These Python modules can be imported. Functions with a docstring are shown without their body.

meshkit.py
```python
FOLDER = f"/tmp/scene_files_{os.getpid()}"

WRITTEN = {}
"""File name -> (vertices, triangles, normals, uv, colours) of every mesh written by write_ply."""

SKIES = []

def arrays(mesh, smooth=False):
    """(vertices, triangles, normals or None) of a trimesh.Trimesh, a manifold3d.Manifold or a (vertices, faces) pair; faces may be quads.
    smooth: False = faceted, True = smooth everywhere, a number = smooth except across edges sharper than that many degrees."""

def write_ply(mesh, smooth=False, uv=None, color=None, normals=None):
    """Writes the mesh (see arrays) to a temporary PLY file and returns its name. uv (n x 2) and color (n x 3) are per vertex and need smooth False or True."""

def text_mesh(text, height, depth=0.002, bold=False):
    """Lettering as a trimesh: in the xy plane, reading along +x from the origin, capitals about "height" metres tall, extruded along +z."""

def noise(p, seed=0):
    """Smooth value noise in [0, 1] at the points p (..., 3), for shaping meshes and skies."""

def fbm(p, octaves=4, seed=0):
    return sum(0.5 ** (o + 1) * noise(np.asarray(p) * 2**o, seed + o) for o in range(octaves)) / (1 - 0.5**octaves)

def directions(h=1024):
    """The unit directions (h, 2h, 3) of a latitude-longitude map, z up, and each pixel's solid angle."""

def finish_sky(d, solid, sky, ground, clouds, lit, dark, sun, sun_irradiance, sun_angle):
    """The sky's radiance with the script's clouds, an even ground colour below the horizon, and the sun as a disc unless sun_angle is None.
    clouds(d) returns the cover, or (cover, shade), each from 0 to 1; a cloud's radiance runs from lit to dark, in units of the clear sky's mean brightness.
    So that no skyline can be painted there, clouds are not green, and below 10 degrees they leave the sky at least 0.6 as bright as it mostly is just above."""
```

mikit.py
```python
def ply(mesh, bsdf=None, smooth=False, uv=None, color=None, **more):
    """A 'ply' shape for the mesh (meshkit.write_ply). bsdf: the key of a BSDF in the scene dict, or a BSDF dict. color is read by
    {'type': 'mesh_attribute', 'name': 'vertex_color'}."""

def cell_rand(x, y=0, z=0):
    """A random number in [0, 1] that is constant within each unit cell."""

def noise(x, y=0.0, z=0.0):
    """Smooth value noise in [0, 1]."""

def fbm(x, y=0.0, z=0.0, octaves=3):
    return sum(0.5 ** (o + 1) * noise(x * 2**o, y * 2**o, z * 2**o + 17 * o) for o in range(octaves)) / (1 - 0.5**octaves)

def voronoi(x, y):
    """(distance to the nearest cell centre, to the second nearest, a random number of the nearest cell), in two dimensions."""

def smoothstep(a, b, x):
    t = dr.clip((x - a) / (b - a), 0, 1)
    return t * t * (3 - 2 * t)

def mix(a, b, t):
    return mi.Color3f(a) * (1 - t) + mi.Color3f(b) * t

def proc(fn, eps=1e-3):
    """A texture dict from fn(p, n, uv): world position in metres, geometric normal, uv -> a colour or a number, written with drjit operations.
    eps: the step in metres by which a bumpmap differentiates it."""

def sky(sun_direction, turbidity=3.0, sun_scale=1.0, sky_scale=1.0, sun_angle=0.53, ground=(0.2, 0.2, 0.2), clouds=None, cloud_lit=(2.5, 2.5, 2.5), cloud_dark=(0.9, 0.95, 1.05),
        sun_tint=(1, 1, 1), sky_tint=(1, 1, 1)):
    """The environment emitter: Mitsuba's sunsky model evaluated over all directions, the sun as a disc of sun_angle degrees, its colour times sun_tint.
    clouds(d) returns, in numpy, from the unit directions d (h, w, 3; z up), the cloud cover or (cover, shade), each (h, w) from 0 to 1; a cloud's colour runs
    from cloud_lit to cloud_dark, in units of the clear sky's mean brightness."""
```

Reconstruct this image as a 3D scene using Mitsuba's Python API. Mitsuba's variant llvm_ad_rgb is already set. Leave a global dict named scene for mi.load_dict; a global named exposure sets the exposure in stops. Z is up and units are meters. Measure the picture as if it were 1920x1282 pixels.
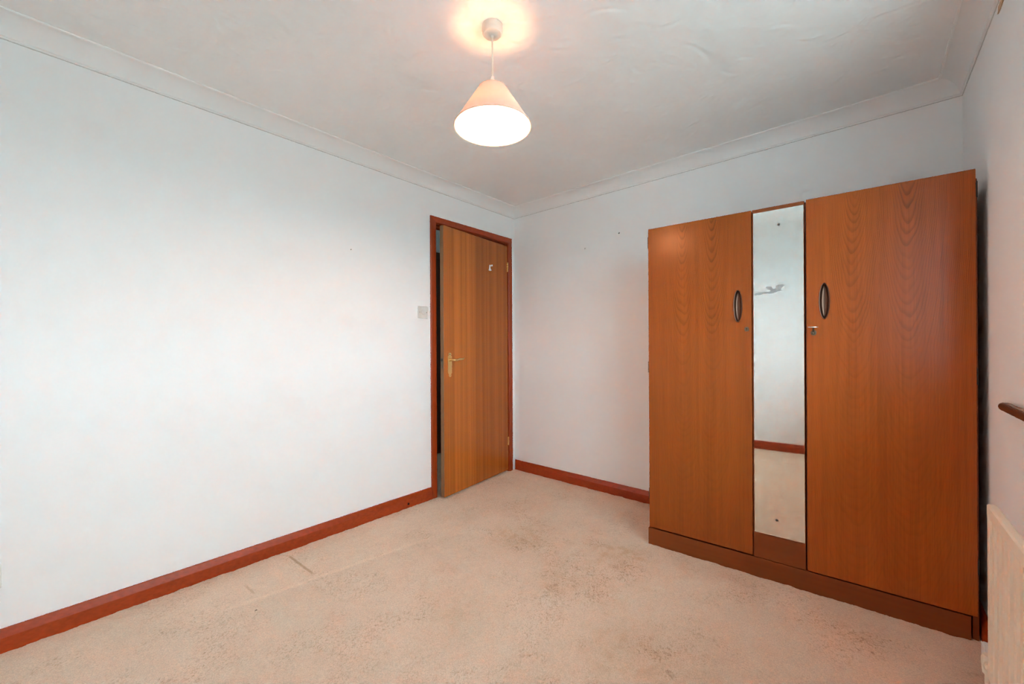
import math, random
import numpy as np
import trimesh
import drjit as dr
import mitsuba as mi
import mikit, meshkit
from mikit import proc, noise, fbm, smoothstep, mix
from shapely.geometry import Polygon, LineString

T = mi.ScalarTransform4f
scene, labels = {}, {}
random.seed(7)
rng = np.random.default_rng(7)

# ------------------------------------------------------------------ camera, sky, exposure
F, YAW, ROLL, CY = 760.556, 0.7181, -0.0053, 647.055
CAM = np.array([0.0, 0.0, 1.10])
fwd = np.array([-math.sin(YAW), math.cos(YAW), 0.0])
rgt = np.array([math.cos(YAW), math.sin(YAW), 0.0])
up = math.cos(ROLL) * np.array([0, 0, 1.0]) - math.sin(ROLL) * rgt
scene['camera'] = {
    'type': 'perspective', 'fov_axis': 'x', 'fov': math.degrees(2 * math.atan(960 / F)),
    'near_clip': 0.01, 'far_clip': 200.0,
    'principal_point_offset_y': -(CY - 641.0) / 1282.0,
    'to_world': T().look_at(origin=CAM.tolist(), target=(CAM + fwd).tolist(), up=up.tolist()),
}


def overcast(d):
    n = meshkit.fbm(d * 3.0, 3, seed=4)
    return np.ones(d.shape[:2]), 0.25 * n


scene['sky'] = mikit.sky((0.3, -0.5, 0.8), turbidity=4.0, sun_scale=0.0, sky_scale=1.0, ground=(0.37, 0.385, 0.37),
                         clouds=overcast, cloud_lit=(1.86, 2.67, 2.97), cloud_dark=(1.12, 1.62, 1.80))
exposure = 5.58
LAMP = (0.145, 0.064, 0.029)         # radiance of the bulb, warm white

# ------------------------------------------------------------------ room dimensions (metres)
LX, RX = -2.3663, 0.3345         # left and right wall
BY, RY = 2.7436, -0.545          # back wall and the wall behind the camera
H = 2.304
DOOR0, DOOR1, DOORH = 1.860, 2.656, 1.994    # door opening in the left wall
WIN0, WIN1, WZ0, WZ1 = 0.05, 1.79, 0.917, 2.06


# ------------------------------------------------------------------ helpers
def numbered(name):
    if not any(k == name or k.startswith(name + '__') for k in scene):
        return name
    i = 1
    while any(k == f'{name}_{i:03d}' or k.startswith(f'{name}_{i:03d}__') for k in scene):
        i += 1
    return f'{name}_{i:03d}'


def obj(name, mesh, bsdf, parent=None, smooth=False, label=None, **more):
    key = numbered((parent + '__' if parent else '') + name)
    scene[key] = mikit.ply(mesh, bsdf, smooth=smooth, **more)
    if label:
        labels.setdefault(key, {})['label'] = label
    return key


def thing(key, label, cat, group=None):
    labels[key] = {'label': label, 'category': cat}
    if group:
        labels[key]['group'] = group
    return key


def struct(name, mesh, bsdf, label=None, smooth=False):
    k = obj(name, mesh, bsdf, None, smooth)
    labels[k] = {'kind': 'structure'}
    if label:
        labels[k]['label'] = label
    return k


def box(x0, x1, y0, y1, z0, z1, b=0.0):
    """A box, its edges chamfered by b."""
    if b <= 0:
        m = trimesh.creation.box((x1 - x0, y1 - y0, z1 - z0))
        m.apply_translation(((x0 + x1) / 2, (y0 + y1) / 2, (z0 + z1) / 2))
        return m
    pts = []
    for sx, cx in ((x0, 1), (x1, -1)):
        for sy, cy in ((y0, 1), (y1, -1)):
            for sz, cz in ((z0, 1), (z1, -1)):
                pts += [(sx, sy + cy * b, sz + cz * b), (sx + cx * b, sy, sz + cz * b), (sx + cx * b, sy + cy * b, sz)]
    return trimesh.PointCloud(np.array(pts)).convex_hull


def join(*ms):
    return trimesh.util.concatenate(list(ms))


def lathe(profile, n=64, axis='z', at=(0, 0, 0)):
    m = trimesh.creation.revolve(np.array(profile, float), sections=n)
    if axis == 'x':
        m.apply_transform(trimesh.transformations.rotation_matrix(math.pi / 2, (0, 1, 0)))
    elif axis == 'y':
        m.apply_transform(trimesh.transformations.rotation_matrix(-math.pi / 2, (1, 0, 0)))
    m.apply_translation(at)
    if m.is_watertight:
        m.fix_normals()
    return m


def tube(pts, r, n=12):
    """A round bar along pts; r a number or one per point."""
    pts = np.array(pts, float)
    rs = np.broadcast_to(r, len(pts))
    t = np.gradient(pts, axis=0)
    t /= np.linalg.norm(t, axis=1, keepdims=True)
    a = np.cross(t[0], [0.3, 0.5, 0.81])
    V, Fc = [], []
    for i, p in enumerate(pts):
        a = a - t[i] * (a @ t[i])
        a /= np.linalg.norm(a)
        b = np.cross(t[i], a)
        ang = np.arange(n) * 2 * math.pi / n
        V.append(p + rs[i] * (np.cos(ang)[:, None] * a + np.sin(ang)[:, None] * b))
    V = np.vstack(V)
    for i in range(len(pts) - 1):
        for k in range(n):
            q, w = i * n + k, i * n + (k + 1) % n
            Fc += [(q, w, w + n), (q, w + n, q + n)]
    c0, c1 = len(V), len(V) + 1
    V = np.vstack([V, pts[:1], pts[-1:]])
    m = (len(pts) - 1) * n
    for k in range(n):
        Fc += [(c0, (k + 1) % n, k), (c1, m + k, m + (k + 1) % n)]
    return trimesh.Trimesh(V, Fc, process=False)


def prism(poly, depth):
    """A 2-D outline extruded along +z."""
    p = poly if hasattr(poly, 'exterior') else Polygon(poly)
    return trimesh.creation.extrude_polygon(p, depth, engine='earcut')


def xf(m, M):
    m = m.copy()
    m.apply_transform(np.array(M, float))
    return m


def basis(o, ex, ey, ez):
    M = np.eye(4)
    M[:3, 0], M[:3, 1], M[:3, 2], M[:3, 3] = ex, ey, ez, o
    return M


def moulding(profile, a, b, inward, mitre0=1, mitre1=1, z=0.0):
    """A profile of (distance from the wall, height) points swept from a to b along a wall; mitred at a room corner where mitre is 1."""
    a, b, w = np.array([*a, z], float), np.array([*b, z], float), np.array([*inward, 0.0])
    d = (b - a) / np.linalg.norm(b - a)
    pr = np.array(profile, float)
    n = len(pr)
    V = np.vstack([a + w * q + d * q * mitre0 + [0, 0, h] for q, h in pr] + [b + w * q - d * q * mitre1 + [0, 0, h] for q, h in pr])
    Fc = []
    for k in range(n):
        l = (k + 1) % n
        Fc += [(k, l, l + n), (k, l + n, k + n)]
    tri = trimesh.creation.triangulate_polygon(Polygon(pr), engine='earcut')
    idx = [int(np.argmin(((pr - v) ** 2).sum(1))) for v in tri[0]]
    for t in tri[1]:
        i, j, k = (idx[q] for q in t)
        Fc += [(i, j, k), (k + n, j + n, i + n)]
    m = trimesh.Trimesh(V, Fc, process=False)
    m.fix_normals()
    return m


# ------------------------------------------------------------------ materials
def rgb(*c):
    return {'type': 'rgb', 'value': list(c)}


def plain(key, c, rough=0.5, spec=0.5, metallic=0.0, **more):
    scene[key] = {'type': 'principled', 'base_color': rgb(*c), 'roughness': rough, 'specular': spec, 'metallic': metallic, **more}
    return key


def wall_fn(p, n, uv):
    big = fbm(p.x * 1.3 + p.z * 0.4, p.y * 1.3, p.z * 1.3, octaves=3)
    smudge = smoothstep(0.60, 0.80, fbm(p.x * 5 + 11, p.y * 5, p.z * 4, octaves=4)) * 0.022
    c = mix((0.845, 0.845, 0.840), (0.885, 0.888, 0.890), big)
    return c * (1 - smudge)


def wall_bump(p, n, uv):
    return fbm(p.x * 140, p.y * 140, p.z * 140, octaves=2) * 0.5 + fbm(p.x * 22, p.y * 22, p.z * 22, octaves=2)


scene['wall_paint'] = {'type': 'bumpmap', 'arbitrary': proc(wall_bump, 2e-3), 'scale': 0.0009,
                       'bsdf': {'type': 'diffuse', 'reflectance': proc(wall_fn)}}


def ceil_fn(p, n, uv):
    b = fbm(p.x * 2.2, p.y * 2.2, 7, octaves=3)
    return mix((0.83, 0.82, 0.805), (0.88, 0.875, 0.865), b)


scene['ceiling_coat'] = {'type': 'diffuse', 'reflectance': proc(ceil_fn)}
scene['coving_paint'] = {'type': 'diffuse', 'reflectance': proc(lambda p, n, uv: mix((0.82, 0.81, 0.80), (0.865, 0.855, 0.845), fbm(p.x * 3, p.y * 3, p.z * 3)))}


def carpet_fn(p, n, uv):
    tuft = noise(p.x * 330, p.y * 330, 2)
    mid = fbm(p.x * 26, p.y * 26, 4, octaves=3)
    big = fbm(p.x * 2.1 + 3, p.y * 2.1, 8, octaves=4)
    fine = noise(p.x * 520, p.y * 520, 31)
    c = mix((0.555, 0.402, 0.296), (0.700, 0.545, 0.432), 0.50 * big + 0.28 * mid + 0.22 * tuft) * (0.86 + 0.26 * fine)
    # trodden dirt in loose blotches, dark gaps between tufts painted in as brown specks
    def spot(x, y, r):
        return smoothstep(1.0, 0.0, dr.sqrt(dr.square(p.x - x) + dr.square(p.y - y)) / r)
    dirt = spot(-0.98, 1.96, 0.20) + 0.8 * spot(-1.09, 1.52, 0.15) + 0.7 * spot(-1.55, 1.75, 0.28) + 0.6 * spot(-1.25, 1.12, 0.3) + 0.6 * spot(-0.65, 1.35, 0.2) + 0.6 * spot(-0.05, 2.02, 0.22)
    dirt = dr.minimum(dirt, 1.0) + 0.45 * smoothstep(0.52, 0.72, fbm(p.x * 1.7 + 9, p.y * 1.7 + 2, 5, octaves=3))
    dirt = dirt + 0.7 * spot(-0.72, 0.15, 0.30) + 0.6 * spot(-0.55, -0.25, 0.22)
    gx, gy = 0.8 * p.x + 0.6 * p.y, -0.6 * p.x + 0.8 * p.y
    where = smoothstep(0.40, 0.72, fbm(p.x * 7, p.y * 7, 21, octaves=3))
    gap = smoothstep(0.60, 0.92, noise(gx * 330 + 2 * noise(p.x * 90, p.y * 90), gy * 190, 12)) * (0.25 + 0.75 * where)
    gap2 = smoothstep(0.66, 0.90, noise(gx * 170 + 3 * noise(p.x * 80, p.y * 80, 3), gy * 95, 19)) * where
    c = c * (mi.Color3f(1.0) - mi.Color3f(0.60, 0.95, 1.30) * (dr.minimum(dirt, 1.2) * (0.10 + 0.15 * smoothstep(0.4, 0.7, mid))))
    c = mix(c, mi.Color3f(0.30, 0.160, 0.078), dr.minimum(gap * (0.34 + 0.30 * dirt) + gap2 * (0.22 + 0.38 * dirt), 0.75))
    # the paler pile and the dents that a bed along the left wall left behind
    edge = -2.022 + 0.14 * (p.y - 0.5)
    pale = smoothstep(0.03, -0.03, p.x - edge) * smoothstep(1.55, 1.15, p.y) * smoothstep(0.2, 0.45, p.y)
    rim = smoothstep(0.022, 0.0, dr.abs(p.x - edge)) * smoothstep(1.55, 1.25, p.y) * smoothstep(0.42, 0.6, p.y)
    c = c * (1 + 0.05 * pale + 0.10 * rim)
    dent = smoothstep(0.009, 0.003, dr.abs(p.y - 0.832 - 0.03 * (p.x + 2.3))) * smoothstep(-2.00, -2.05, p.x) * smoothstep(-2.31, -2.28, p.x)
    dent2 = smoothstep(0.008, 0.002, dr.abs(p.y - 0.60 - 0.06 * (p.x + 2.1))) * smoothstep(-2.04, -2.08, p.x) * smoothstep(-2.18, -2.14, p.x)
    c = mix(c, mi.Color3f(0.36, 0.20, 0.09), dr.minimum(0.60 * dent + 0.35 * dent2, 0.8))
    fleck = smoothstep(0.006, 0.003, dr.sqrt(dr.square(p.x + 1.926) + dr.square(p.y - 0.569)))
    return mix(c, mi.Color3f(0.10, 0.05, 0.03), fleck)


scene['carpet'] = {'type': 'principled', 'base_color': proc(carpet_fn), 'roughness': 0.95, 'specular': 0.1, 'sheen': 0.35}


def mahogany_fn(p, n, uv):
    along = p.x + p.y
    g = fbm(along * 3.0, p.z * 120, (p.x - p.y) * 60, octaves=3)
    v = fbm(along * 1.2, p.z * 9, 3, octaves=3)
    return mix((0.205, 0.021, 0.0035), (0.455, 0.059, 0.0095), 0.5 * g + 0.5 * v)


def mahogany_up_fn(p, n, uv):
    g = fbm(p.x * 120, p.y * 120, p.z * 3.0, octaves=3)
    return mix((0.210, 0.022, 0.0035), (0.400, 0.056, 0.0085), g)


for k, f in (('mahogany', mahogany_fn), ('mahogany_upright', mahogany_up_fn)):
    scene[k] = {'type': 'principled', 'base_color': proc(f), 'roughness': 0.33, 'specular': 0.5}


def ribbon_fn(p, n, uv):
    # flush door in ribbon-striped sapele: soft upright bands, veneer leaves joined near the middle
    w = 0.012 * (fbm(p.y * 6, p.z * 0.7, 2, octaves=2) - 0.5)
    y = p.y + w
    band = 0.55 * fbm(y * 46, p.z * 0.22, 5, octaves=2) + 0.45 * noise(y * 130, p.z * 0.5, 3)
    fine = noise(y * 420, p.z * 6, 9)
    leaf = smoothstep(2.215, 2.225, y)
    c = mix((0.390, 0.100, 0.014), (0.505, 0.145, 0.021), smoothstep(0.2, 0.8, band))
    c = c * (0.93 + 0.11 * fine)
    return c * mix((1.0, 1.0, 1.0), (0.74, 0.67, 0.64), leaf * 0.85)


scene['sapele'] = {'type': 'principled', 'base_color': proc(ribbon_fn), 'roughness': 0.30, 'specular': 0.5}


def crown(p, centres, z0, tint):
    """Plain-sliced veneer: nested crowns whose tips point down, one column for each leaf, straight grain between."""
    x = p.x + 0.010 * (fbm(p.x * 5, p.z * 2.2, 3, octaves=3) - 0.5)
    du = dr.abs(x - centres[0])
    for c in centres[1:]:
        du = dr.minimum(du, dr.abs(x - c))
    zz = z0 - p.z + 0.10 * (fbm(p.x * 11, p.z * 3.5, 7, octaves=3) - 0.5)
    r = dr.sqrt(dr.square(du) + dr.square(0.105 * zz) + 1e-6)
    ph = r / 0.0046 + 0.9 * fbm(p.x * 30, p.z * 9, 4, octaves=3)
    f = ph - dr.floor(ph)
    late = smoothstep(0.35, 0.86, f) * (1 - smoothstep(0.88, 1.0, f))
    which = mikit.cell_rand(dr.floor(ph), 3, 5)
    fade = 0.22 + 0.78 * smoothstep(0.95, 1.5, p.z) * (0.55 + 0.45 * smoothstep(0.3, 0.6, fbm(p.x * 14, p.z * 5, 13, octaves=2)))
    pore = 0.5 * noise(p.x * 700, p.z * 16, 3) + 0.5 * noise(p.x * 330, p.z * 5, 8)
    streak = fbm(p.x * 55, p.z * 0.8, 9, octaves=3)
    big = fbm(p.x * 4, p.z * 1.2, 6, octaves=3)
    c = mix((0.215, 0.042, 0.0045), (0.350, 0.082, 0.0090), 0.5 * streak + 0.5 * big)
    c = c * (1 - late * (0.13 + 0.25 * which) * fade) * (0.86 + 0.27 * pore)
    return c * mi.Color3f(tint)


scene['veneer'] = {'type': 'principled', 'roughness': 0.27, 'specular': 0.35,
                   'base_color': proc(lambda p, n, uv: crown(p, (-0.725, -0.581), 2.05, (1, 1, 1)))}
scene['veneer_wide'] = {'type': 'principled', 'roughness': 0.27, 'specular': 0.35,
                        'base_color': proc(lambda p, n, uv: crown(p, (-0.036, 0.124), 2.02, (1.25, 1.20, 1.25)))}


def carcass_fn(p, n, uv):
    g = fbm(p.x * 3, p.z * 90, p.y * 3, octaves=3)
    b = fbm(p.x * 2.5, p.z * 5, p.y * 2.5, octaves=3)
    return mix((0.150, 0.029, 0.0040), (0.245, 0.056, 0.0075), 0.5 * g + 0.5 * b)


scene['carcass_wood'] = {'type': 'principled', 'base_color': proc(carcass_fn), 'roughness': 0.4, 'specular': 0.4}
scene['mirror_glass'] = {'type': 'conductor', 'material': 'none', 'specular_reflectance': rgb(0.90, 0.925, 0.92)}
plain('bare_back', (0.30, 0.32, 0.32), 0.35, 0.5, 0.3)
plain('bronze', (0.130, 0.066, 0.044), 0.34, 0.5, 0.8)
plain('lock_metal', (0.17, 0.125, 0.085), 0.40, 0.5, 0.8)
plain('steel', (0.62, 0.60, 0.57), 0.30, 0.5, 1.0)
plain('brass', (0.78, 0.55, 0.24), 0.30, 0.5, 0.9)
plain('dark_metal', (0.05, 0.045, 0.04), 0.45, 0.5, 0.5)
plain('black_hole', (0.006, 0.005, 0.004), 0.9, 0.1)
plain('white_plastic', (0.66, 0.655, 0.63), 0.30, 0.5)
plain('socket_plastic', (0.70, 0.70, 0.685), 0.30, 0.5)
plain('radiator_enamel', (0.78, 0.67, 0.545), 0.32, 0.5)
plain('pipe_paint', (0.78, 0.70, 0.58), 0.35, 0.5)
plain('rose_plastic', (0.66, 0.62, 0.56), 0.35, 0.5)
plain('cord_white', (0.70, 0.62, 0.52), 0.5, 0.4)
plain('upvc', (0.82, 0.82, 0.81), 0.3, 0.5)
scene['bead_lit_paint'] = {'type': 'diffuse', 'reflectance': rgb(0.90, 0.885, 0.87)}  # light caught by the coving lip, put into a paler colour
scene['crack_shade'] = {'type': 'diffuse', 'reflectance': rgb(0.60, 0.585, 0.565)}  # shadow line of the crack under the coving, painted grey
plain('paper', (0.86, 0.83, 0.79), 0.8, 0.2)
plain('raw_plaster', (0.47, 0.33, 0.22), 0.95, 0.1)
plain('dark_door', (0.09, 0.035, 0.018), 0.4, 0.4)
plain('door_edge', (0.22, 0.115, 0.055), 0.6, 0.3)
scene['pane'] = {'type': 'thindielectric', 'int_ior': 1.5}
scene['shade_cloth'] = {'type': 'principledthin', 'base_color': rgb(0.66, 0.475, 0.42), 'roughness': 0.8, 'diff_trans': 0.09}
plain('shade_trim', (0.74, 0.56, 0.44), 0.7, 0.2)


def sill_fn(p, n, uv):
    g = fbm(p.y * 4, p.x * 90, p.z * 60, octaves=3)
    return mix((0.055, 0.015, 0.005), (0.110, 0.029, 0.009), g)


scene['sill_wood'] = {'type': 'principled', 'base_color': proc(sill_fn), 'roughness': 0.30, 'specular': 0.25}

# ------------------------------------------------------------------ the shell
# carpet: a dense displaced sheet, pile in tufts; edges run just under the skirting
def carpet_sheet(x0, x1, y0, y1, step, amp=1.0, seed=0):
    nx, ny = int((x1 - x0) / step) + 1, int((y1 - y0) / step) + 1
    X, Y = np.meshgrid(np.linspace(x0, x1, nx), np.linspace(y0, y1, ny), indexing='ij')
    P = np.stack([X, Y, 0 * X], -1)
    q = np.stack([X, Y, 0 * X + 3.3], -1)
    tuft = meshkit.noise(q * 165, seed) + 0.7 * meshkit.noise(q * 95 + 7, seed)
    clump = meshkit.fbm(q * 30, 2, seed + 5)
    swell = meshkit.fbm(q * 3.5, 3, seed + 9)
    P[..., 2] = amp * (0.0040 * (tuft - 0.85) + 0.0060 * (clump - 0.5) + 0.006 * (swell - 0.5)) - 0.001
    jit = meshkit.noise(q * 140 + 31, seed + 2) - 0.5, meshkit.noise(q * 140 + 57, seed + 3) - 0.5
    P[1:-1, 1:-1, 0] += 0.004 * jit[0][1:-1, 1:-1]
    P[1:-1, 1:-1, 1] += 0.004 * jit[1][1:-1, 1:-1]
    I = np.arange(nx * ny).reshape(nx, ny)
    a, b, c, d = I[:-1, :-1].ravel(), I[1:, :-1].ravel(), I[1:, 1:].ravel(), I[:-1, 1:].ravel()
    return trimesh.Trimesh(P.reshape(-1, 3), np.vstack([np.stack([a, b, c], 1), np.stack([a, c, d], 1)]), process=False)


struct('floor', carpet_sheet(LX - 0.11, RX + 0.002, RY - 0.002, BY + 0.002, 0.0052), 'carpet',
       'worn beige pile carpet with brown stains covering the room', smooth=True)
struct('floor_hall', carpet_sheet(-3.45, LX - 0.105, 1.0, 3.4, 0.02, 0.8, 3), 'carpet', 'beige carpet of the hall beyond the door', smooth=True)


def ceiling_sheet(step=0.0052):
    """The brushed texture coat in relief: short overlapping arcs of bristle marks over a stippled ground, a millimetre or so deep."""
    nx, ny = int((RX - LX) / step) + 1, int((BY - RY) / step) + 1
    X, Y = np.meshgrid(np.linspace(LX, RX, nx), np.linspace(RY, BY, ny), indexing='ij')
    q = np.stack([X, Y, 0 * X], -1)
    h = np.zeros_like(X)
    for k, s in enumerate((0.16, 0.21)):
        wx, wy = X + 0.03 * meshkit.noise(q * 8, 3 + k), Y + 0.03 * meshkit.noise(q * 8, 9 + k)
        ix, iy = np.floor(wx / s), np.floor(wy / s)
        r1, r2 = (np.modf(np.abs(np.sin(ix * a + iy * b + k) * 43758.5453))[0] for a, b in ((12.9898, 78.233), (39.346, 11.135)))
        rr = np.hypot(wx - (ix + 1.6 * r1 - 0.3) * s, wy - (iy + 1.6 * r2 - 0.3) * s)
        edge = np.minimum(np.minimum(wx / s - ix, 1 - wx / s + ix), np.minimum(wy / s - iy, 1 - wy / s + iy))
        m = np.clip((meshkit.noise(q * 11, 31 + k) - 0.38) / 0.2, 0, 1) * np.clip(edge / 0.14, 0, 1)
        h += m * (meshkit.noise(np.stack([rr * 64, np.arctan2(wy - iy * s, wx - ix * s) * 1.5, 0 * rr + 7 * k], -1), 41 + k) - 0.5)
    h = 0.0034 * h + 0.0022 * (meshkit.fbm(q * 60, 2, 5) - 0.5)
    P = np.stack([X, Y, H - 0.0030 + h], -1)
    I = np.arange(nx * ny).reshape(nx, ny)
    a, b, c, d = I[:-1, :-1].ravel(), I[1:, :-1].ravel(), I[1:, 1:].ravel(), I[:-1, 1:].ravel()
    return trimesh.Trimesh(P.reshape(-1, 3), np.vstack([np.stack([a, c, b], 1), np.stack([a, d, c], 1)]), process=False)


struct('ceiling', join(ceiling_sheet(), box(LX - 0.11, RX + 0.3, RY - 0.1, BY + 0.1, H + 0.002, H + 0.1)), 'ceiling_coat', 'off-white ceiling with brushed texture coat', smooth=35)

WT = 0.11
struct('wall_left', join(box(LX - WT, LX, RY - 0.1, DOOR0, -0.02, H), box(LX - WT, LX, DOOR0, DOOR1, DOORH, H), box(LX - WT, LX, DOOR1, BY + 0.1, -0.02, H)),
       'wall_paint', 'plain white painted wall with the door in it')
wb = struct('wall_back', box(LX, RX, BY, BY + 0.1, -0.02, H), 'wall_paint', 'white painted wall behind the wardrobe')
struct('wall_rear', box(LX, RX, RY - 0.1, RY, -0.02, H), 'wall_paint', 'white painted wall seen in the wardrobe mirror')
OX = RX + 0.26
wr = struct('wall_right', join(box(RX, OX, RY - 0.1, BY + 0.1, -0.02, WZ0 - 0.025), box(RX, OX, RY - 0.1, BY + 0.1, WZ1, H),
                               box(RX, OX, RY - 0.1, WIN0, WZ0 - 0.025, WZ1), box(RX, OX, WIN1, BY + 0.1, WZ0 - 0.025, WZ1)),
            'wall_paint', 'white painted window wall above the radiator')

# coving round the ceiling
cov = [(0, 0), (0, -0.0768), (0.0045, -0.0768), (0.0045, -0.0715)]
cov += [(0.0765 - 0.068 * math.cos(t), -0.0725 + 0.068 * math.sin(t)) for t in np.linspace(0.05, math.pi / 2 - 0.02, 12)]
cov += [(0.0765, 0)]
bead = [(0.0755, 0), (0.0755, -0.0065), (0.0768, -0.0085), (0.0825, -0.0085), (0.0840, -0.0065), (0.0840, 0)]
joint = [(0, -0.0768), (0, -0.0800), (0.0012, -0.0800), (0.0024, -0.0768)]
corner = {'LB': (LX, BY), 'RB': (RX, BY), 'LF': (LX, RY), 'RF': (RX, RY)}
for n, a, b, w, lab in ((1, 'LF', 'LB', (1, 0), 'above the door wall'), (2, 'LB', 'RB', (0, -1), 'above the wardrobe wall'),
                        (3, 'RF', 'RB', (-1, 0), 'above the window wall'), (4, 'LF', 'RF', (0, 1), 'seen in the mirror')):
    key = struct(f'trim_{n}', moulding(cov, corner[a], corner[b], w, z=H), 'coving_paint', f'curved white plaster coving {lab}', smooth=40)
    obj('bead', moulding(bead, corner[a], corner[b], w, z=H), 'bead_lit_paint', key, label='raised bead along the ceiling, its caught light painted paler')
    obj('joint', moulding(joint, corner[a], corner[b], w, z=H), 'crack_shade', key, label='thin grey strip for the crack at the wall, its shadow painted in')

# skirting: upright face with a splayed top
skirt = [(0, -0.012), (0, 0.0825), (0.0075, 0.0825), (0.0095, 0.0810), (0.0178, 0.0545), (0.0183, 0.0520), (0.0183, -0.012)]
bl = struct('baseboard_left', moulding(skirt, (LX, RY), (LX, 1.8125), (1, 0), 1, 0), 'mahogany', 'glossy red-brown skirting below the plain white wall', smooth=20)
struct('baseboard_back', moulding(skirt, (LX, BY), (RX, BY), (0, -1)), 'mahogany', 'red-brown skirting between door and wardrobe', smooth=20)
struct('baseboard_right', moulding(skirt, (RX, RY), (RX, BY), (-1, 0)), 'mahogany', 'red-brown skirting behind the radiator', smooth=20)
struct('baseboard_rear', moulding(skirt, (LX, RY), (RX, RY), (0, 1)), 'mahogany', 'red-brown skirting seen in the wardrobe mirror', smooth=20)
hole = lathe([(0, 0), (0.0065, 0), (0.0065, 0.0022), (0.0035, 0.0022), (0.0030, 0.0006), (0, 0.0006)], 20, 'x', (LX + 0.0183, 1.609, 0.026))
obj('cable_hole', hole, 'black_hole', bl, label='small black hole near the carpet')

# door casing: lining, stop and architrave
AR = 0.048
arch = [(0, 0), (AR, 0), (AR, 0.0105), (AR - 0.004, 0.0135), (0.012, 0.0165), (0.005, 0.0150), (0, 0.0095)]   # (from the inner edge outwards, proud of the wall)


def arch_leg(y_in, s, z0, z1):
    pts = [(LX + h, y_in + s * q) for q, h in arch]
    V = np.array([(x, y, z0) for x, y in pts] + [(x, y, z1 + s * (y - y_in)) for x, y in pts])
    return hull_strip(V, len(pts))


def hull_strip(V, n):
    Fc = []
    for k in range(n):
        l = (k + 1) % n
        Fc += [(k, l, l + n), (k, l + n, k + n)]
    for k in range(1, n - 1):
        Fc += [(0, k, k + 1), (n, n + k + 1, n + k)]
    m = trimesh.Trimesh(V, Fc, process=False)
    m.fix_normals()
    return m


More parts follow.
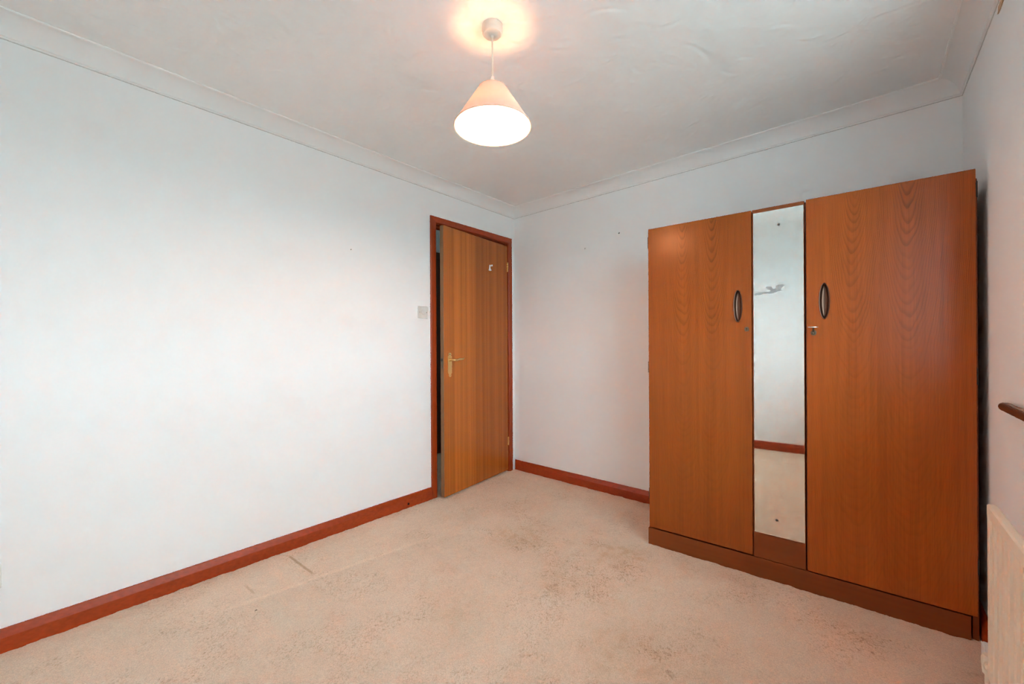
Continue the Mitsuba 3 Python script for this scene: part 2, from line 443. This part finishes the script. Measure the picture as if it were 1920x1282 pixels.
I0, I1, IT = DOOR0 + 0.003, DOOR1 - 0.003, DOORH - 0.003
head = np.array([(LX + h, I0 - q, IT + q) for q, h in arch] + [(LX + h, I1 + q, IT + q) for q, h in arch])
fr = 'trim_5'
obj('architrave', arch_leg(I0, -1, -0.005, IT), 'mahogany_upright', fr, 20)
obj('architrave', arch_leg(I1, 1, -0.005, IT), 'mahogany_upright', fr, 20)
obj('architrave', hull_strip(head, len(arch)), 'mahogany', fr, 20)
L0, L1 = DOOR0 + 0.006, DOOR1 - 0.006
lin = join(box(LX - WT - 0.001, LX + 0.001, DOOR0 - 0.002, L0, -0.005, DOORH), box(LX - WT - 0.001, LX + 0.001, L1, DOOR1 + 0.002, -0.005, DOORH),
           box(LX - WT - 0.001, LX + 0.001, DOOR0, DOOR1, DOORH - 0.006, DOORH + 0.002))
obj('lining', lin, 'mahogany_upright', fr)
stop = join(box(LX - 0.075, LX - 0.042, L0, L0 + 0.010, 0, DOORH - 0.006), box(LX - 0.075, LX - 0.042, L1 - 0.010, L1, 0, DOORH - 0.006),
            box(LX - 0.075, LX - 0.042, L0, L1, DOORH - 0.016, DOORH - 0.006))
obj('door_stop', stop, 'mahogany_upright', fr)
labels[fr] = {'label': 'red-brown wooden architrave and lining round the bedroom door', 'kind': 'structure'}

# ------------------------------------------------------------------ the door, ajar into the room
HINGE = np.array([LX + 0.004, 2.647])
FREE = np.array([-2.275, 1.864])
dv = (FREE - HINGE) / np.linalg.norm(FREE - HINGE)          # along the leaf, hinge to latch
dn = np.array([-dv[1], dv[0]])                               # out of the room-side face
if dn[0] < 0:
    dn = -dn
WL = float(np.linalg.norm(FREE - HINGE))
DM = basis((HINGE[0], HINGE[1], 0), (dv[0], dv[1], 0), (dn[0], dn[1], 0), (0, 0, 1))   # local: x along, y out of the face, z up


def dleaf(m):
    m = xf(m, DM)
    m.fix_normals()
    return m


d1 = 'door_1'
obj('leaf', dleaf(box(0, WL, -0.035, 0, 0.013, 1.9625, 0.0012)), 'sapele', d1)
obj('edge_strip', dleaf(box(WL - 0.0001, WL + 0.0012, -0.0335, -0.0015, 0.0145, 1.9610)), 'door_edge', d1, label='paler brown lipping on the latch edge')
plate_poly = []
for t in np.linspace(0, 2 * math.pi, 60, endpoint=False):      # long plate with shaped ends
    c, s = math.cos(t), math.sin(t)
    plate_poly.append((0.0, 0.0))
half = [(0.0, 0.0880), (0.0080, 0.0865), (0.0125, 0.0815), (0.0135, 0.0755), (0.0112, 0.0700), (0.0128, 0.0655), (0.0185, 0.0625), (0.0200, 0.0560), (0.0200, 0.0)]
out = half + [(x, -z) for x, z in half[::-1][1:]]
out = out + [(-x, z) for x, z in out[::-1][1:-1]]
plate = prism(out, 0.004)                                     # outline in x, z of the leaf
PM = basis((0, 0, 0), (1, 0, 0), (0, 0, 1), (0, -1, 0))       # extrude towards -y
hx, hz = WL - 0.058, 0.960
pl = xf(plate, basis((hx, 0.0, hz), (1, 0, 0), (0, 0, 1), (0, 1, 0)))
hk = obj('handle', dleaf(pl), 'brass', d1, label='brass lever handle on a shaped back plate')
lever = [(hx, 0.003, hz + 0.035), (hx, 0.020, hz + 0.035), (hx, 0.036, hz + 0.035), (hx - 0.004, 0.045, hz + 0.035), (hx - 0.016, 0.048, hz + 0.034), (hx - 0.035, 0.047, hz + 0.036),
         (hx - 0.055, 0.046, hz + 0.040), (hx - 0.075, 0.046, hz + 0.040), (hx - 0.092, 0.047, hz + 0.041), (hx - 0.106, 0.050, hz + 0.048)]
obj('lever', dleaf(join(tube(lever, [0.0085, 0.0085, 0.0085, 0.0095, 0.0085, 0.0070, 0.0085, 0.0080, 0.0060, 0.0035], 14),
                        xf(lathe([(0, 0), (0.0135, 0), (0.0135, 0.004), (0.0105, 0.008), (0, 0.008)], 24), basis((hx, 0.003, hz + 0.035), (1, 0, 0), (0, 0, -1), (0, 1, 0))))),
    'brass', hk, smooth=40)
for zz in (0.076, -0.076):
    obj('screw', dleaf(xf(lathe([(0, 0), (0.0036, 0), (0.0030, 0.0012), (0, 0.0016)], 16), basis((hx, 0.004, hz + zz), (1, 0, 0), (0, 0, -1), (0, 1, 0)))), 'dark_metal', hk)
obj('latch_plate', dleaf(box(WL + 0.0010, WL + 0.0030, -0.028, -0.008, 0.935, 1.010)), 'lock_metal', d1)
obj('latch_bolt', dleaf(box(WL + 0.0025, WL + 0.0115, -0.0235, -0.0125, 0.987, 1.005, 0.002)), 'dark_metal', d1)
for z0, z1 in ((1.742, 1.822), (0.228, 0.300)):
    kn = xf(lathe([(0, 0), (0.0036, 0), (0.0036, z1 - z0), (0, z1 - z0)], 16), basis((-0.001, 0.004, z0), (1, 0, 0), (0, 1, 0), (0, 0, 1)))
    lf = box(0.001, 0.006, 0.0, 0.0008, z0, z1)
    obj('hinge', dleaf(join(kn, lf)), 'brass', d1, label='small brass hinge knuckle')


def paper_bit(outline):
    return prism(outline, 0.0009)


# torn paper left on the face: a stem with a tag to one side (local x runs towards the latch, so the outline is mirrored)
bit = [(0.000, 0.000), (0.026, 0.001), (0.030, 0.010), (0.024, 0.018), (0.022, 0.044), (0.017, 0.050), (-0.002, 0.049), (-0.012, 0.056), (-0.022, 0.055), (-0.024, 0.045),
       (-0.014, 0.041), (-0.002, 0.040), (0.005, 0.038), (0.007, 0.020), (-0.003, 0.014), (-0.006, 0.005)]
hb = WL - (2.447 - 1.864) + 0.030
k = obj('torn_paper', dleaf(xf(paper_bit(bit), basis((hb, 0.0002, 1.714), (1, 0, 0), (0, 0, 1), (0, 1, 0)))), 'paper', d1, label='torn white sticker remains high on the door')
labels[d1] = {'label': 'flush striped brown wood door standing ajar in the corner', 'kind': 'structure'}

# ------------------------------------------------------------------ the hall beyond
HX = -3.30
struct('wall_hall', join(box(HX - 0.1, HX, 0.9, 3.5, -0.02, 2.45), box(HX, LX - WT, 0.9, 1.0, -0.02, 1.55), box(HX, LX - WT, 0.9, 1.0, 2.0, 2.45), box(HX, HX + 0.3, 0.9, 1.0, 1.55, 2.0), box(HX + 0.55, LX - WT, 0.9, 1.0, 1.55, 2.0), box(HX, LX - WT, 3.4, 3.5, -0.02, 2.45),  # opening in the end wall is added to let daylight brighten the hall
                         box(LX - WT, LX - WT + 0.1, BY + 0.1, 3.5, -0.02, 2.45), box(HX - 0.1, LX - WT + 0.0, 0.9, 3.5, 2.40, 2.50)), 'wall_paint', 'pale hall wall beyond the gap of the door')
hd = 'door_2'
obj('leaf', box(HX, HX + 0.035, 2.15, 3.05, 0.01, 1.97, 0.002), 'dark_door', hd)
obj('frame', join(box(HX, HX + 0.045, 2.08, 2.15, 0, 2.04), box(HX, HX + 0.045, 3.05, 3.12, 0, 2.04), box(HX, HX + 0.045, 2.15, 3.05, 1.97, 2.04)), 'dark_door', hd)
labels[hd] = {'label': 'dark brown door across the hall in the gap of the door', 'kind': 'structure'}

# ------------------------------------------------------------------ the window, beside the camera
w1 = 'window_1'
FX0, FX1 = RX + 0.17, RX + 0.235
ws = [WIN0, WIN0 + 0.62, WIN1 - 0.62, WIN1]
obj('frame', join(box(FX0, FX1, WIN0, WIN0 + 0.055, WZ0, WZ1, 0.004), box(FX0, FX1, WIN1 - 0.055, WIN1, WZ0, WZ1, 0.004), box(FX0, FX1, WIN0, WIN1, WZ0, WZ0 + 0.06, 0.004),
                  box(FX0, FX1, WIN0, WIN1, WZ1 - 0.055, WZ1, 0.004), box(FX0, FX1, ws[1] - 0.03, ws[1] + 0.03, WZ0, WZ1, 0.004), box(FX0, FX1, ws[2] - 0.03, ws[2] + 0.03, WZ0, WZ1, 0.004)), 'upvc', w1)
for i in range(3):
    a, b = ws[i] + (0.055 if i == 0 else 0.03), ws[i + 1] - (0.055 if i == 2 else 0.03)
    c0, c1, sx0, sx1 = WZ0 + 0.06, WZ1 - 0.055, FX0 + 0.012, FX1 - 0.008
    s = 0.035
    if i != 1:
        obj('sash', join(box(sx0, sx1, a, a + s, c0, c1, 0.003), box(sx0, sx1, b - s, b, c0, c1, 0.003), box(sx0, sx1, a + s, b - s, c0, c0 + s, 0.003), box(sx0, sx1, a + s, b - s, c1 - s, c1, 0.003)), 'upvc', w1)
    else:
        s = 0.0
    q = mikit  # noqa
    pane = trimesh.Trimesh([(FX0 + 0.03, a + s, c0 + s), (FX0 + 0.03, b - s, c0 + s), (FX0 + 0.03, b - s, c1 - s), (FX0 + 0.03, a + s, c1 - s)], [(0, 1, 2), (0, 2, 3)], process=False)
    obj('pane', pane, 'pane', w1)
# sill: board with rounded nose and rounded end, running past the opening
SX, SE = 0.3045, 1.938
bull = [(SX + 0.012 - 0.012 * math.cos(t), SE - 0.012 + 0.012 * math.sin(t)) for t in np.linspace(0, math.pi / 2, 8)]
o0 = [(SX + 0.012 - 0.012 * math.sin(t), -0.05 + 0.012 - 0.012 * math.cos(t)) for t in np.linspace(0, math.pi / 2, 8)]
sill_out = o0 + bull + [(RX, SE), (RX, WIN1), (FX0 + 0.01, WIN1), (FX0 + 0.01, WIN0), (RX, WIN0), (RX, -0.05)]


def rounded_board(outline, z0, z1, r):
    """An extruded outline whose upper and lower edges are rounded off."""
    P = Polygon(outline).buffer(0)
    Ms = []
    prev = None
    for a in np.linspace(0, math.pi / 2, 9)[:-1]:
        Ms.append(xf(prism(P.buffer(-r * (1 - math.cos(a))), z1 - z0 - 2 * r * (1 - math.sin(a))), basis((0, 0, z0 + r * (1 - math.sin(a))), (1, 0, 0), (0, 1, 0), (0, 0, 1))))
    return join(*Ms)


obj('sill', rounded_board(sill_out, WZ0 - 0.0255, WZ0 - 0.0005, 0.0115), 'sill_wood', w1, label='dark varnished wooden window sill with rounded end')
labels[w1] = {'label': 'white framed window beside the camera with a dark wooden sill', 'kind': 'structure'}

# unseen roof overhang, added outside to cut off the high sky
struct('added_eaves', join(box(OX, OX + 0.60, RY - 1.0, BY + 1.0, 2.13, 2.16), box(OX + 0.58, OX + 0.61, RY - 1.0, BY + 1.0, 2.10, 2.30)), 'upvc', 'unseen white roof overhang added above the window to block high sky')

# bare patches where plaster came away below the coving
def ragged(n, rx, ry, seed, tilt=0.0):
    g = np.random.default_rng(seed)
    a = np.linspace(0, 2 * math.pi, n, endpoint=False)
    r = 0.75 + 0.35 * g.random(n)
    x, y = rx * r * np.cos(a), ry * r * np.sin(a)
    return list(zip(x * math.cos(tilt) - y * math.sin(tilt), x * math.sin(tilt) + y * math.cos(tilt)))


for y, z, rx, ry, sd, tl in ((2.03, 2.200, 0.050, 0.013, 3, -0.10), (1.955, 2.192, 0.020, 0.022, 5, 0.3)):
    m = xf(prism(ragged(16, rx, ry, sd, tl), 0.0035), basis((RX - 0.0030, y, z), (0, 1, 0), (0, 0, 1), (1, 0, 0)))
    m.fix_normals()
    obj('bare_plaster', m, 'raw_plaster', wr, label='brown bare plaster where paint broke away')

# ------------------------------------------------------------------ the wardrobe
S = 0.0454
cs, sn = math.cos(math.atan(S)), math.sin(math.atan(S))
WM = basis((-0.905, 2.2092 + S * (-0.905 + 0.3), 0), (cs, sn, 0), (-sn, cs, 0), (0, 0, 1))   # local: x along the front, y into the carcass, z up
WW = 1.2103


def wd(m):
    m = xf(m, WM)
    m.fix_normals()
    return m


wk = 'wardrobe'
TH = 0.018
DEP = 0.455
car = join(box(-0.003, 0.013, TH, DEP, 0.012, 1.706), box(WW - 0.010, WW + 0.006, TH, DEP, 0.0, 1.706), box(0.013, WW - 0.010, TH + 0.002, DEP, 1.690, 1.706),
           box(0.013, WW - 0.010, TH + 0.002, DEP, 0.090, 0.106), box(0.013, WW - 0.010, DEP - 0.006, DEP, 0.106, 1.690),
           box(0.487, 0.503, TH, DEP - 0.006, 0.106, 1.690), box(0.702, 0.718, TH, DEP - 0.006, 0.106, 1.690))
obj('carcass', wd(car), 'carcass_wood', wk)
obj('plinth', wd(box(-0.008, 1.194, 0.004, 0.022, -0.006, 0.088, 0.001)), 'carcass_wood', wk, label='darker wooden plinth along the carpet')
# middle panel that carries the mirror
obj('mirror_board', wd(join(box(0.4975, 0.6990, 0.007, 0.0245, 0.090, 1.7365, 0.0008), box(0.478, 0.722, 0.0205, 0.034, 1.60, 1.7330, 0.0008))), 'carcass_wood', wk, label='narrow fixed panel between the doors')
mk = obj('mirror', wd(box(0.5012, 0.6980, 0.0030, 0.0068, 0.209, 1.7195, 0.0012)), 'mirror_glass', wk, label='tall narrow mirror between the doors')
for x, z in ((0.6045, 1.648), (0.5915, 0.286)):
    obj('screw', wd(xf(lathe([(0, 0), (0.0055, 0), (0.0055, 0.0012), (0.0035, 0.0028), (0, 0.0032)], 20), basis((x, 0.0030, z), (1, 0, 0), (0, 0, 1), (0, -1, 0)))), 'dark_metal', mk)
# silvering gone in a winged blotch (outline in mm from the blotch's lower left corner)
blot = [(0, 2), (4, -1), (14, -2), (26, -1), (34, 3), (42, 4), (50, 5), (58, 2), (64, 1), (70, 1), (75, 4), (80, 8), (84, 4), (86, 3), (90, 8), (94, 10), (104, 11), (112, 13), (104, 17), (107, 22),
        (112, 27), (118, 35), (119, 39), (113, 41), (105, 41), (94, 39), (86, 36), (84, 33), (89, 30), (86, 26), (80, 24), (74, 23), (73, 29), (70, 34), (64, 34), (56, 36), (48, 35), (47, 31), (51, 26),
        (56, 21), (64, 18), (67, 14), (63, 12), (55, 11), (46, 13), (36, 11), (24, 11), (12, 9), (4, 6)]
bm = xf(prism([(x / 1000, z / 1000) for x, z in blot], 0.0003), basis((0.5055, 0.0030, 1.3315), (1, 0, 0), (0, 0, 1), (0, -1, 0)))
obj('worn_silvering', wd(bm), 'bare_back', mk, label='grey winged blotch where the silvering is gone')


def handle_cup(cx, cz):
    """Oval bronze pull let into the door: a raised lip round a deep trough, open to the room."""
    a, b, n = 0.0195, 0.079, 64
    rings = [(1.00, 1.00, 0.0000), (0.985, 0.995, 0.0030), (0.93, 0.975, 0.0045), (0.84, 0.950, 0.0042), (0.76, 0.930, 0.0026), (0.72, 0.915, -0.0040), (0.62, 0.890, -0.0105), (0.40, 0.80, -0.0135), (0.15, 0.55, -0.0142)]
    V, Fc = [], []
    for ka, kb, h in rings:
        for i in range(n):
            t = 2 * math.pi * i / n
            V.append((cx + a * ka * math.cos(t), -h, cz + b * kb * math.sin(t)))
    for j in range(len(rings) - 1):
        for i in range(n):
            p, q = j * n + i, j * n + (i + 1) % n
            Fc += [(p, q, q + n), (p, q + n, p + n)]
    c = len(V)
    V.append((cx, 0.0143, cz))
    j = (len(rings) - 1) * n
    Fc += [(j + i, j + (i + 1) % n, c) for i in range(n)]
    return trimesh.Trimesh(V, Fc, process=False)


def door_mesh(x0, x1, z0, z1, cx, cz, kx, kz):
    """A slab with an oval well cut for the pull and a keyhole."""
    import manifold3d as m3
    t = box(x0, x1, 0, TH - 0.0005, z0, z1, 0.0012)
    slab = m3.Manifold(m3.Mesh(np.array(t.vertices, np.float32), np.array(t.faces, np.uint32)))
    el = m3.CrossSection([[(0.0188 * math.cos(a), 0.0775 * math.sin(a)) for a in np.linspace(0, 2 * math.pi, 64, endpoint=False)]])
    cut = el.extrude(0.0172).transform(np.array([[1, 0, 0, cx], [0, 0, 1, -0.0015], [0, 1, 0, cz]], float)) if False else None
    cyl = m3.Manifold.extrude(el, 0.0172).rotate((90, 0, 0)).translate((cx, 0.0157, cz))
    out = (slab - cyl).to_mesh()
    return trimesh.Trimesh(np.array(out.vert_properties)[:, :3], np.array(out.tri_verts), process=False)


def keyhole_plate(cx, cz, r):
    ring = Polygon([(r * math.cos(t), 1.12 * r * math.sin(t)) for t in np.linspace(0, 2 * math.pi, 40, endpoint=False)])
    kh = Polygon([(0.0023 * math.cos(t), 0.002 + 0.0023 * math.sin(t)) for t in np.linspace(0, 2 * math.pi, 20)]).union(Polygon([(-0.0010, 0), (0.0010, 0), (0.0016, -0.0062), (-0.0016, -0.0062)]))
    p1 = prism(ring.difference(kh), 0.0018)
    p2 = prism(ring.buffer(-0.0022).difference(kh), 0.0027)
    M = basis((cx, 0.0, cz), (1, 0, 0), (0, 0, 1), (0, -1, 0))
    back = xf(prism(kh.buffer(0.0004), 0.0004), M)
    return xf(join(p1, p2), M), back


for i, (x0, x1, z0, z1, mat, cx, cz, kx, kz, lab) in enumerate((
        (0.000, 0.4945, 0.0970, 1.7345, 'veneer', 0.4368, 1.2835, 0.4740, 1.1710, 'narrower veneered door with an empty keyhole'),
        (0.7060, 1.2100, 0.0945, 1.7375, 'veneer_wide', 0.7690, 1.2850, 0.7310, 1.1475, 'wider veneered door with the key in its lock'))):
    dk = obj('door', wd(door_mesh(x0, x1, z0, z1, cx, cz, kx, kz)), mat, wk, label=lab)
    obj('handle', wd(handle_cup(cx, cz)), 'bronze_cup', dk, smooth=50, label='recessed oval bronze pull')
    ring, back = keyhole_plate(kx, kz, 0.0105)
    obj('lock', wd(ring), 'lock_metal', dk, label='small round keyhole plate')
    obj('keyhole', wd(back), 'black_hole', dk)
    hxs = (-0.0035, ) if i == 0 else (1.2130, )
    for zc in (1.635, 0.945, 0.245):
        h = xf(lathe([(0, 0), (0.004, 0), (0.004, 0.06), (0, 0.06)], 14), basis((hxs[0], TH - 0.004, zc), (1, 0, 0), (0, 1, 0), (0, 0, 1)))
        obj('hinge', wd(h), 'dark_metal', dk)
scene['bronze_cup'] = {'type': 'twosided', 'bsdf': scene['bronze']}
thing(wk, 'three-part brown veneered wardrobe with a mirror strip between its two doors', 'wardrobe')

# the key, bow held level, standing out of the right door's lock
kx, kz = 0.7310, 1.1480
bow = Polygon([(0.0185 * math.cos(t), 0.0120 * math.sin(t)) for t in np.linspace(0, 2 * math.pi, 40)])
holep = Polygon([(0.0100 * math.cos(t), 0.0058 * math.sin(t)) for t in np.linspace(0, 2 * math.pi, 30)])
bowm = xf(prism(bow.difference(holep), 0.0034), basis((kx - 0.0005, -0.0400, kz + 0.0215), (1, 0, 0), (0, 1, 0), (0, 0, 1)))
obj('bow', wd(bowm), 'steel', 'key')
obj('shank', wd(tube([(kx, -0.0012, kz), (kx, -0.014, kz + 0.006), (kx, -0.024, kz + 0.018), (kx, -0.0300, kz + 0.0240)], 0.0030, 14)), 'lock_metal', 'key', True)
obj('collar', wd(xf(lathe([(0, 0.0005), (0.0062, 0.0005), (0.0062, 0.010), (0.0045, 0.012), (0, 0.012)], 24), basis((kx, -0.0022, kz - 0.001), (1, 0, 0), (0, 0, 1), (0, -1, 0)))), 'lock_metal', 'key', 40)
thing('key', 'small steel key standing in the lock of the wider wardrobe door', 'key')

# ------------------------------------------------------------------ pendant lamp
PX, PY = -1.055, 1.104
lk = 'pendant_lamp'
obj('ceiling_rose', lathe([(0, H), (0.0340, H), (0.0380, H - 0.004), (0.0388, H - 0.020), (0.0375, H - 0.031), (0.0330, H - 0.0365), (0.0120, H - 0.0400), (0.0060, H - 0.0430), (0.0045, H - 0.0490), (0, H - 0.0490)], 64, 'z', (PX, PY, 0)),
    'rose_plastic', lk, 40)
obj('cord', tube([(PX, PY, H - 0.046), (PX + 0.0006, PY, 2.20), (PX, PY, 2.098)], 0.0034, 12), 'cord_white', lk, True, label='thin pale flex')
obj('lampholder', lathe([(0, 2.108), (0.0055, 2.108), (0.0085, 2.098), (0.0150, 2.086), (0.0160, 2.074), (0.0190, 2.072), (0.0190, 2.060), (0.0160, 2.058), (0.0155, 2.018), (0, 2.018)], 40, 'z', (PX, PY, 0)),
    'white_plastic', lk, 40)
ZT, ZB, RT, RB = 2.063, 1.9195, 0.0530, 0.1440
obj('shade', lathe([(RB, ZB), (RT, ZT)], 96, 'z', (PX, PY, 0)), 'shade_cloth', lk, True, label='cone-shaped pinkish cream fabric shade')
tor = lambda R, z, r: trimesh.creation.torus(R, r, 96, 10, transform=trimesh.transformations.translation_matrix((PX, PY, z)))
obj('shade_rim', tor(RB, ZB, 0.0016), 'shade_trim', lk, True)
obj('shade_rim', tor(RT, ZT, 0.0014), 'shade_trim', lk, True)
sp = [tor(0.0205, 2.0655, 0.0013)]
for a in (0.4, 0.4 + 2 * math.pi / 3, 0.4 + 4 * math.pi / 3):
    sp.append(tube([(PX + 0.0205 * math.cos(a), PY + 0.0205 * math.sin(a), 2.0655), (PX + RT * math.cos(a), PY + RT * math.sin(a), 2.0632)], 0.0012, 8))
obj('shade_carrier', join(*sp), 'white_plastic', lk, True)
globe = lathe([(0, 1.9240), (0.0105, 1.9255), (0.0200, 1.9305), (0.0268, 1.9390), (0.0290, 1.9490), (0.0275, 1.9600), (0.0220, 1.9710), (0.0175, 1.9830), (0, 1.9830)], 48, 'z', (PX, PY, 0))
neck = lathe([(0, 1.9832), (0.0172, 1.9832), (0.0145, 1.9960), (0.0135, 2.0080), (0.0135, 2.0180), (0, 2.0180)], 48, 'z', (PX, PY, 0))
bk = obj('bulb', globe, 'upvc', lk, True, label='glowing warm bulb', emitter={'type': 'area', 'radiance': rgb(*[60 * c for c in LAMP])})
obj('neck', neck, 'white_plastic', bk, 40)
thing(lk, 'lit pendant lamp with a pinkish cone shade hanging from the ceiling', 'ceiling lamp')

# ------------------------------------------------------------------ switch, socket, screws
sk = 'light_switch'
SY, SZ, SXX = 1.7465, 1.3355, LX
obj('plate', box(SXX - 0.001, SXX + 0.0085, SY - 0.043, SY + 0.043, SZ - 0.043, SZ + 0.043, 0.0025), 'white_plastic', sk)
obj('dimmer_knob', lathe([(0, 0), (0.0175, 0), (0.0175, 0.003), (0.0165, 0.0045), (0, 0.005)], 40, 'x', (SXX + 0.0085, SY, SZ)), 'white_plastic', sk, 40, label='flat round knob')
for dy in (-0.0302, 0.0302):
    obj('screw', lathe([(0, 0), (0.0034, 0), (0.0028, 0.0010), (0, 0.0012)], 18, 'x', (SXX + 0.0085, SY + dy, SZ)), 'lock_metal', sk)
thing(sk, 'square white light switch plate beside the door architrave', 'light switch')

wk2 = 'wall_socket'
y0, y1, z0, z1 = -0.259, -0.113, 0.232, 0.319
obj('plate', box(LX - 0.001, LX + 0.0095, y0, y1, z0, z1, 0.003), 'socket_plastic', wk2)
for dy in (-0.043, 0.043):
    obj('rocker', box(LX + 0.009, LX + 0.0120, (y0 + y1) / 2 + dy - 0.007, (y0 + y1) / 2 + dy + 0.007, z1 - 0.024, z1 - 0.010, 0.001), 'socket_plastic', wk2)
    c = (y0 + y1) / 2 + dy
    obj('pin_slot', join(box(LX + 0.0093, LX + 0.0098, c - 0.002, c + 0.002, z0 + 0.042, z0 + 0.050), box(LX + 0.0093, LX + 0.0098, c - 0.015, c - 0.008, z0 + 0.020, z0 + 0.024), box(LX + 0.0093, LX + 0.0098, c + 0.008, c + 0.015, z0 + 0.020, z0 + 0.024)),
        'black_hole', wk2)
thing(wk2, 'white double wall socket low on the plain wall at the picture edge', 'socket')

for (x, y, z), ax, mat, lab in (((-1.354, BY, 1.912), 'y', 'dark_metal', 'dark screw head in the white wall near the wardrobe top'),
                                ((-1.640, BY, 1.846), 'y', 'lock_metal', 'faint small nail head in the white wall between door and wardrobe'),
                                ((LX, 1.219, 1.688), 'x', 'lock_metal', 'tiny nail head alone in the wide plain wall')):
    r = 0.0055 if mat == 'dark_metal' else 0.0032
    prof = [(0, -0.004), (r * 0.5, -0.004), (r * 0.5, 0.001), (r, 0.0025), (r * 0.8, 0.0040), (0, 0.0046)]
    m = lathe([(a, -b) for a, b in prof[::-1]], 18, 'y', (x, y, z)) if ax == 'y' else lathe(prof, 18, 'x', (x, y, z))
    m.fix_normals()
    kk = obj('wall_screw', m, mat, None, 40)
    thing(kk, lab, 'screw')

# ------------------------------------------------------------------ radiator under the sill
rk = 'radiator'
X0, X1, YA, YB, Z0, Z1 = 0.2555, 0.2760, 0.45, 1.757, 0.150, 0.643
pitch = 0.0535
ny = 12
ys, xs = [], []
y = YB - 0.012
prof = [(YB, X0 + 0.006), (YB - 0.006, X0 + 0.0005)]
n_fl = int((YB - YA - 0.02) / pitch)
for i in range(n_fl):
    c = YB - 0.012 - i * pitch
    prof += [(c - 0.003, X0), (c - 0.019, X0), (c - 0.0205, X0 + 0.0006), (c - 0.0240, X0 + 0.0100), (c - 0.0490, X0 + 0.0100), (c - 0.0520, X0 + 0.0007)]
prof += [(YA + 0.006, X0 + 0.0005), (YA, X0 + 0.006)]
front = np.array(prof)
zs = [(Z0 + 0.022, 0), (Z0 + 0.045, 1), (Z1 - 0.050, 1), (Z1 - 0.028, 0)]
V, Fc = [], []
nP = len(front)
for z, k in zs:
    for yy, xx in front:
        V.append((xx if k else X0 + 0.0004, yy, z))
for j in range(3):
    for i in range(nP - 1):
        p = j * nP + i
        Fc += [(p, p + 1, p + 1 + nP), (p, p + 1 + nP, p + nP)]
fl = trimesh.Trimesh(V, Fc, process=False)
rails = join(box(X0, X1, YA, YB, Z1 - 0.036, Z1, 0.004), box(X0, X1, YA, YB, Z0, Z0 + 0.031, 0.004), box(X0 + 0.0120, X1, YA, YB, Z0 + 0.02, Z1 - 0.02, 0.0))
scene['radiator_sheet'] = {'type': 'twosided', 'bsdf': scene['radiator_enamel']}
obj('panel', join(fl, rails), 'radiator_sheet', rk, 25)
for i in range(5):
    c = 1.60 - 0.25 * i
    obj('weld_seam', box(X0 + 0.003, X1 - 0.003, c - 0.0015, c + 0.0015, Z1 - 0.0005, Z1 + 0.0012), 'pipe_paint', rk)
for c in (YA + 0.16, YB - 0.16):
    obj('bracket', join(box(X1 - 0.001, RX - 0.0005, c - 0.012, c + 0.012, Z0 + 0.06, Z0 + 0.09), box(RX - 0.0035, RX - 0.0005, c - 0.015, c + 0.015, Z0 + 0.05, Z1 - 0.05), box(X1 - 0.001, RX - 0.0005, c - 0.012, c + 0.012, Z1 - 0.09, Z1 - 0.06)), 'pipe_paint', rk)
VX, VY, VZ = 0.2640, 1.800, 0.166
valve = join(tube([(VX, YB - 0.004, VZ), (VX, YB + 0.020, VZ)], 0.0105, 16), tube([(VX, YB + 0.018, VZ), (VX, VY, VZ), (VX, VY + 0.010, VZ)], 0.0135, 16),
             lathe([(0, -0.030), (0.0125, -0.030), (0.0135, -0.010), (0.0150, 0.000), (0.0150, 0.014), (0.0115, 0.024), (0, 0.026)], 24, 'z', (VX, VY, VZ)))
obj('valve', valve, 'pipe_paint', rk, 40, label='painted lockshield valve at the low corner')
obj('pipe', tube([(VX, VY, -0.010), (VX, VY, 0.06), (VX, VY, VZ - 0.020)], 0.0078, 16), 'pipe_paint', rk, True, label='painted pipe rising from the carpet')
thing(rk, 'cream fluted panel radiator on the window wall below the sill', 'radiator')

# small white box on the skirting, between radiator and wardrobe
bk = 'socket_box'
obj('body', box(0.2870, RX - 0.0170, 1.935, 2.050, 0.062, 0.106, 0.003), 'socket_plastic', bk)
obj('lid', box(0.2845, 0.2872, 1.937, 2.048, 0.064, 0.104, 0.001), 'socket_plastic', bk)
thing(bk, 'small white surface box on the skirting between radiator and wardrobe', 'socket box')
